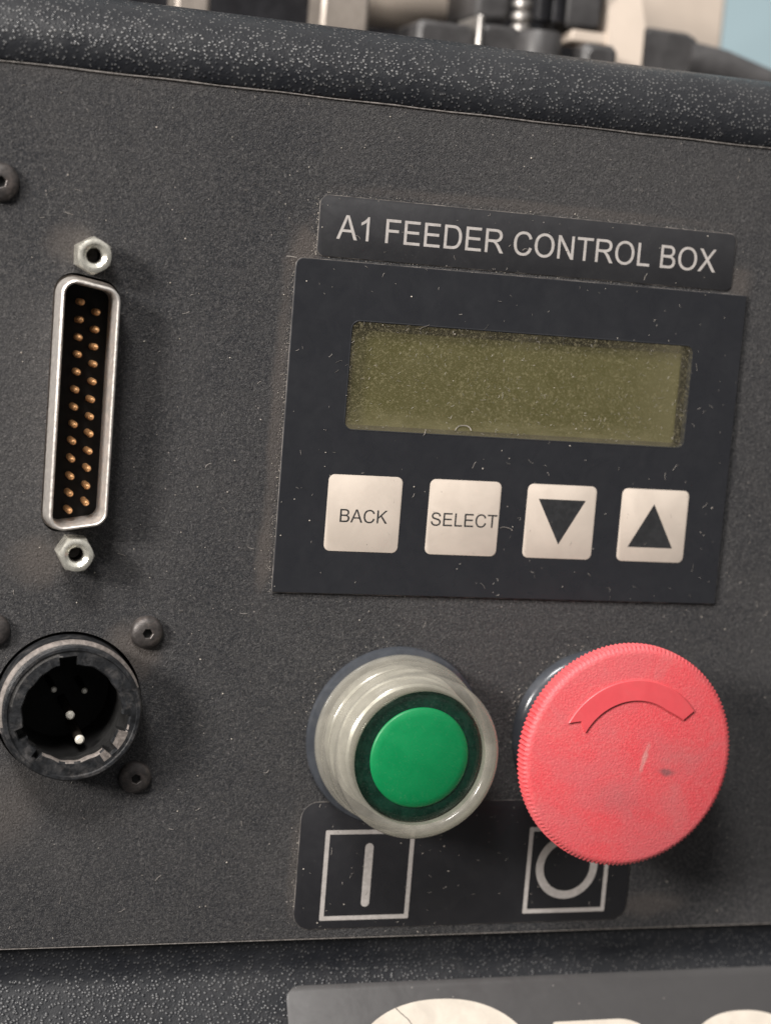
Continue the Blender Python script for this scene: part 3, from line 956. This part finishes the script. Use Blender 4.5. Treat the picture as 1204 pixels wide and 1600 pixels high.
# ================================================================== red emergency stop
ro = (93.9, -77.05, 0)
es = thing('emergency_stop_button', 'large red mushroom stop button with knurled rim and curved arrow', 'push button', ro)
prof = [(15.3, 0.0), (15.35, 0.7), (15.1, 1.5), (14.5, 2.1), (13.6, 2.4), (12.5, 2.5), (12.4, 5.0), (10.5, 5.2)]
MB().lathe(prof, 96).build('collar', FLANGEM, es, angle=50)
TEETH, SUB = 150, 4
n = TEETH * SUB
RC = 19.15
def knurl(i):
    return 0.34 * (0.5 - 0.5 * math.cos(2 * PI * (i % SUB) / SUB)) - 0.2
loops = []
HZ = 1.55
for r, w, k in ((9.8, 4.6, 0), (10.2, 7.0, 0), (13.0, 9.3, 0), (17.0, 10.3, 0), (18.6, 10.7, 0.0), (RC, 11.0, 1), (RC + 0.03, 11.6, 1.15), (RC + 0.03, 13.5, 1.15), (RC - 0.1, 13.9, 0.9), (RC - 0.38, 14.15, 0.35)):
    loops.append([((r + k * knurl(i)) * math.cos(2 * PI * i / n), (r + k * knurl(i)) * math.sin(2 * PI * i / n), w + (HZ if w > 8 else 0)) for i in range(n)])
def dome(r):
    return 14.28 + HZ + 1.25 * (1 - (r / RC) ** 2)
for r in [RC - 0.6] + [RC - 1.2 - 1.6 * k for k in range(11)] + [0.5]:
    loops.append([(r * math.cos(2 * PI * i / n), r * math.sin(2 * PI * i / n), dome(r)) for i in range(n)])
MB().loft(loops, False, True).build('mushroom_head', REDM, es, angle=50)
# raised arrow with a swallow-tailed left end
KA, KR = 60, 8
def arrow_pt(i, j, inset, h):
    q = j / KR
    hi = 147.0 + abs(q - 0.5) * 12.5
    lo = 37.6
    t = i / KA
    a = lo + (hi - lo) * t
    r0 = 10.15 + 1.0 * max(0.0, min(1.0, (58 - a) / 20)) ** 1.5
    r1 = 13.72
    r0 += inset; r1 -= inset
    a += inset / 12 * 57.3 * (1 - 2 * t)
    r = r0 + (r1 - r0) * q
    a = math.radians(a)
    return (r * math.cos(a), r * math.sin(a), dome(r) + h)
m = MB()
for (ins, h) in ((0.12, 0.36),):
    vs = [arrow_pt(i, j, ins, h) for i in range(KA + 1) for j in range(KR + 1)]
    m.add(vs, [(i * (KR + 1) + j, (i + 1) * (KR + 1) + j, (i + 1) * (KR + 1) + j + 1, i * (KR + 1) + j + 1) for i in range(KA) for j in range(KR)])
edge = [(i, 0) for i in range(KA)] + [(KA, j) for j in range(KR)] + [(i, KR) for i in range(KA, 0, -1)] + [(0, j) for j in range(KR, 0, -1)]
m.loft([[arrow_pt(i, j, 0.0, -0.1) for i, j in edge], [arrow_pt(i, j, 0.0, 0.26) for i, j in edge], [arrow_pt(i, j, 0.12, 0.36) for i, j in edge]], False, False)
arr = m.build('arrow', REDARROW, es, angle=30)

# ================================================================== logo label on the sloping lower front
ca, sa = math.cos(TILT), math.sin(TILT)
def slope(u, s, h=0.0):
    """point on the sloping face: s mm down the slope, h mm above it"""
    return (u, SLOPE0[0] - s * ca + h * sa, SLOPE0[1] + s * sa + h * ca)
lgo = slope(100, 20)
lg = thing('logo_label', 'glossy dark label with large cream rounded letters along the bottom edge', 'label', lgo)
def on_slope(mb):
    mb.v = [tuple(a - b for a, b in zip(slope(u, -v, w), lgo)) for u, v, w in mb.v]
    return mb
LU0, LS0 = 40.8, 1.0
m = plate(MB(), LU0, -46, 190, -LS0, 2.6, 0.01, 0.22, 0.08, 10)
on_slope(m).build('label_film', LOGOF, lg)
def ellipse2(c, a, b, n=72, p=2.3):
    out = []
    for i in range(n):
        t = 2 * PI * i / n
        cs, sn = math.cos(t), math.sin(t)
        out.append((c[0] + a * math.copysign(abs(cs) ** (2 / p), cs), c[1] + b * math.copysign(abs(sn) ** (2 / p), sn)))
    return out
LOGO = dict(o1=(65.0, 15.0), top1=2.9)
m = MB(); m.flat([ellipse2((68.3, -19.4), 18.0, 15.0, 72, 2.2), ellipse2((68.3, -19.4), 11.0, 10.4)[::-1]], 0.24)
on_slope(m).build('logo_letter', LOGOINK, lg, smooth=False, recalc=False)
m = MB().tube([(60.2, -5.6, 0.25), (61.0, -6.5, 0.25), (62.2, -7.6, 0.25), (63.1, -9.0, 0.25)], 0.07, 5)
on_slope(m).build('print_crack', DARKINK, lg)
m = MB(); m.flat([rrect(89.2, -34.0, 110.8, -9.4, (0.6, 9, 9, 0.6), 10), rrect(95.5, -28.0, 104.5, -15.2, (0.4, 4, 4, 0.4), 8)[::-1]], 0.24)
on_slope(m).build('logo_letter', LOGOINK, lg, smooth=False, recalc=False)
m = MB(); m.flat([ellipse2((127.0, -22.2), 13.5, 13.2), ellipse2((127.0, -22.4), 7.8, 8.4)[::-1]], 0.24)
on_slope(m).build('logo_letter', LOGOINK, lg, smooth=False, recalc=False)

# ================================================================== machine parts standing behind the box
BEIGE = mat_simple('warm_grey_machined_metal', (0.33, 0.29, 0.255), 0.38, 0.35, var=0.12, scale=0.15)
PALEM = mat_simple('pale_painted_plate', (0.62, 0.53, 0.45), 0.5, var=0.06, scale=0.05)
DKM = mat_simple('dark_grey_casting', (0.055, 0.053, 0.054), 0.45, var=0.25, scale=0.2)
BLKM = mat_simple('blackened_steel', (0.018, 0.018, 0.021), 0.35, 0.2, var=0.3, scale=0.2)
CHROME = mat_simple('bright_steel', (0.46, 0.44, 0.42), 0.42, 0.8, var=0.1, scale=0.3)
BLUEW = mat_simple('pale_blue_wall_paint', (0.62, 0.82, 0.90), 0.8, var=0.03, scale=0.01)
TOPV = 41.0


def machine(name, label, cat, mb, m, loc, angle=35):
    o = mb.build(name, m, None, angle=angle)
    o.location = P(*loc)
    tag(o, label, cat)
    return o


machine('metal_post', 'pale square metal post behind the upper edge, left of the shaft', 'post',
        MB().box(0, 10.2, 0, 40, -12, 0, 0.8), BEIGE, (55.2, TOPV, -80))
machine('metal_post', 'small pale metal post behind the upper edge, far left', 'post',
        MB().box(0, 7, 0, 40, -10, 0, 0.8), BEIGE, (25.0, TOPV, -80))
sh = MB().tube([(0, 0, 0), (1, 0, 0), (26, 0, 0), (27, 0, 0)], 8.0, 32, [0.9, 1, 1, 0.9])
machine('drive_shaft', 'thick pale steel shaft lying crosswise behind the box', 'shaft', sh, PALEM, (72.0, 65.2, -114))
machine('bearing_block', 'low black bearing block under the pale shaft', 'block', MB().box(0, 12.6, 0, 14.2, -16, 0, 0.9), DKM, (76.2, TOPV, -80))
machine('spacer_plate', 'thin bright steel plate between two dark blocks', 'plate', MB().box(0, 1.1, 0, 16.5, -14, 0, 0.3), CHROME, (89.1, TOPV, -79))
machine('clamp_block', 'dark grey clamp block right of the thin bright plate', 'block', MB().box(0, 8.6, 0, 15.0, -16, 0, 0.8), DKM, (90.5, TOPV, -80))
machine('motor_housing', 'dark grey box resting above the clamp block', 'housing', MB().box(0, 8.0, 0, 26, -20, 0, 1.0), DKM, (90.6, TOPV + 16.6, -86))
m = MB()
for k in range(9):
    m.lathe([(1.6, k * 2.6), (2.3, k * 2.6 + 0.6), (2.3, k * 2.6 + 1.6), (1.6, k * 2.6 + 2.2)], 20)
m.v = [(u, w, -v) for u, v, w in m.v]
machine('adjusting_screw', 'bright ribbed adjusting screw beside the dark housing', 'screw', m, CHROME, (101.2, TOPV + 14.5, -86))
m = MB().lathe([(0.1, 0), (4.6, 0), (4.8, 0.5), (4.8, 13.5), (4.4, 14.2), (0.1, 14.2)], 32)
m.v = [(u, w, -v) for u, v, w in m.v]
machine('round_standoff', 'dark round standoff with a black hole, beneath the ribbed screw', 'standoff', m, DKM, (102.6, TOPV, -78))
m = MB()
for k, uu in enumerate((0, 3.4)):
    m.lathe([(0.1, 0), (2.0, 0), (2.2, 0.5), (2.2, 24), (0.1, 24)], 24, (uu, 0))
m.v = [(u, w, -v) for u, v, w in m.v]
machine('twin_rods', 'pair of short bluish black rods left of the pale bracket', 'rods', m, BLKM, (104.2, TOPV + 17.2, -82))
machine('dark_cover', 'dark grey upright cover just left of the pale bracket', 'cover', MB().box(0, 8.4, 0, 24, -14, 0, 0.7), DKM, (108.9, TOPV + 16.6, -80))
# pale bracket: upright with sloped upper face and a foot reaching left
m = MB()
sec = [(0, 0), (0, -16), (36, -16), (36, -9), (19.0, 0)]
m.loft([[(0, v, w) for v, w in sec], [(8.4, v, w) for v, w in sec]])
m.box(-8.2, 1.0, 13.8, 16.2, -10, -0.6, 0.3)
machine('support_bracket', 'pale angled steel bracket right of the dark cover', 'bracket', m, PALEM, (119.2, TOPV, -80))
machine('stop_block', 'small black block in front of the pale bracket', 'block', MB().box(0, 8.0, 0, 12.6, -8, 0, 1.2), DKM, (110.5, TOPV, -72))
m = MB()
hub = [(-7.2, 0), (7.4, 0), (7.4, 14.5), (5.5, 17.6), (3.2, 18.6), (-5.8, 18.8), (-7.2, 17.8)]
m.loft([[(a * 0.96, b * 0.97, -12) for a, b in hub], [(a, b, -11) for a, b in hub], [(a, b, -1) for a, b in hub], [(a * 0.95, b * 0.96, 0) for a, b in hub]])
m.tube([(4.5, 13.0, -2), (12, 12.2, 0), (22, 9.6, 3), (34, 6.6, 6), (46, 3.4, 9), (50, 2.4, 10)], 4.0, 14, [1.05, 0.95, 0.75, 0.68, 0.66, 0.4])
machine('clamp_lever', 'dark grey clamping lever with long arm sloping down to the right', 'lever', m, DKM, (135.0, TOPV, -80), 50)
machine('machine_plate', 'broad pale upright machine plate behind the lever', 'plate', MB().box(0, 34.5, 0, 120, -6, 0, 0.8), PALEM, (137.5, TOPV, -130))
machine('dark_void_sheet', 'added black sheet standing for the dark void behind the shaft', 'panel', MB().box(0, 197, 0, 120, -8, 0, 0.8), BLKM, (-61.0, TOPV, -132))  # sheet added to paint the dark void between the machine parts
bwall = MB().box(-1500, 2500, -900, 1500, -40, 0).build('wall', BLUEW, None, smooth=False)
bwall.location = P(0, 0, -1300)
tag(bwall, kind='structure')

# ================================================================== lint and dust lying on the front
def fibre(mb, u, v, w, length, rad, curl, ang=None):
    a = random.uniform(0, 2 * PI) if ang is None else ang
    k = max(4, int(length / 0.25))
    pts = []
    x, y = u, v
    c = curl * random.uniform(-1, 1)
    for i in range(k + 1):
        pts.append((x, y, w + 0.06 * math.sin(PI * i / k) * random.uniform(0.4, 1.6)))
        x += math.cos(a) * length / k
        y += math.sin(a) * length / k
        a += c / k + random.uniform(-0.25, 0.25)
    mb.tube(pts, rad, 3)


def blocked(u, v):
    if math.hypot(u - XC[0], v - XC[1]) < 12.4 or math.hypot(u - go[0], v - go[1]) < 15.9 or math.hypot(u - ro[0], v - ro[1]) < 15.5:
        return True
    return abs(u - DC[0]) < 6 and abs(v - DC[1]) < 22


def level(u, v):
    if KU0 < u < KU1 and KV0 < v < KV1: return KW + 0.03
    if 36.6 < u < 112.3 and 3.07 < v < 12.96: return 0.23
    if 41.4 < u < 103.9 and -111.8 < v < -89.2: return 0.2
    return 0.05


mb = MB(); sb = MB()
cnt = 0
while cnt < 430:
    u, v = random.uniform(-18, 138), random.uniform(-113, 28)
    if blocked(u, v): continue
    w = level(u, v)
    if w < 0.1 and random.random() < 0.5: continue
    fibre(mb, u, v, w, random.choice((0.25, 0.35, 0.5, 0.6, 0.8, 1.3)), random.uniform(0.016, 0.03), random.choice((0.5, 1.2, 2.5)))
    cnt += 1
for _ in range(330):                       # the display window holds most
    fibre(mb, random.uniform(44, 105.4), random.uniform(-24.8, -7.4), KW, random.uniform(0.2, 0.7), random.uniform(0.015, 0.026), 1.5)
# the few long hairs one notices
fibre(mb, 55.2, -7.6, KW + 0.05, 1.8, 0.05, 1.0, 0.7)
fibre(mb, 63.0, -24.2, KW + 0.05, 3.6, 0.10, 9.0, 1.2)
fibre(mb, 72.6, -40.6, KW + 0.08, 2.4, 0.045, 2.0, 0.5)
fibre(mb, 33.2, 2.4, 0.7, 1.8, 0.06, 0.4, 2.9)
fibre(mb, 57.4, -25.4, KW + 0.05, 0.8, 0.06, 1.4, 1.2)
lint = mb.build('lint', LINTM, None, smooth=False, recalc=False)
tag(lint, 'fine pale lint fibres scattered over the panel and display', 'lint', kind='stuff')
cnt = 0
while cnt < 420:
    u, v = random.uniform(-18, 138), random.uniform(-113, 40)
    if blocked(u, v): continue
    w = level(u, v)
    if v > 28: 
        continue
    r = random.choice((0.05, 0.06, 0.07, 0.09, 0.13)) * random.uniform(0.8, 1.2)
    sb.add([(u - r, v, w), (u + r * 1.1, v + r * 0.2, w), (u, v + r, w), (u + 0.3 * r, v - r, w), (u, v, w + r)],
           [(0, 3, 4), (3, 1, 4), (1, 2, 4), (2, 0, 4)])
    cnt += 1
def crumb(u, v, w, r):
    sb.add([(u - r, v, w), (u + r, v + r * 0.2, w), (u, v + r, w), (u + 0.3 * r, v - r, w), (u, v, w + r)],
           [(0, 3, 4), (3, 1, 4), (1, 2, 4), (2, 0, 4)])


for _ in range(520):                       # crumbs gathered along label and keypad edges
    e = random.random()
    if e < 0.45: u, v, w = KU0 - abs(random.gauss(0, 0.5)), random.uniform(KV0, KV1), 0.04
    elif e < 0.6: u, v, w = 36.6 - abs(random.gauss(0, 0.5)), random.uniform(3, 13), 0.04
    elif e < 0.8: u, v, w = random.uniform(36.6, 112), 13 + abs(random.gauss(0, 0.4)), 0.04
    elif e < 0.9: u, v, w = 41.3 - abs(random.gauss(0, 0.5)), random.uniform(-111, -90), 0.04
    else: u, v, w = random.uniform(38, 110), random.uniform(2.55, 3.05), 0.04
    crumb(u, v, w, random.uniform(0.03, 0.08))
for _ in range(70):                        # crumbs gathered along the button flanges
    base, cen = random.choice(((15.9, go), (15.5, ro)))
    a = math.radians(random.uniform(95, 190))
    rr_ = base + abs(random.gauss(0, 0.9))
    u, v = cen[0] + rr_ * math.cos(a), cen[1] + rr_ * math.sin(a)
    r = random.uniform(0.05, 0.12)
    sb.add([(u - r, v, 0.03), (u + r, v + r * 0.2, 0.03), (u, v + r, 0.03), (u + 0.3 * r, v - r, 0.03), (u, v, r)],
           [(0, 3, 4), (3, 1, 4), (1, 2, 4), (2, 0, 4)])
spk = sb.build('dust', SPECKM, None, smooth=False, recalc=False)
tag(spk, 'tiny pale dust specks scattered over the panel', 'dust', kind='stuff')
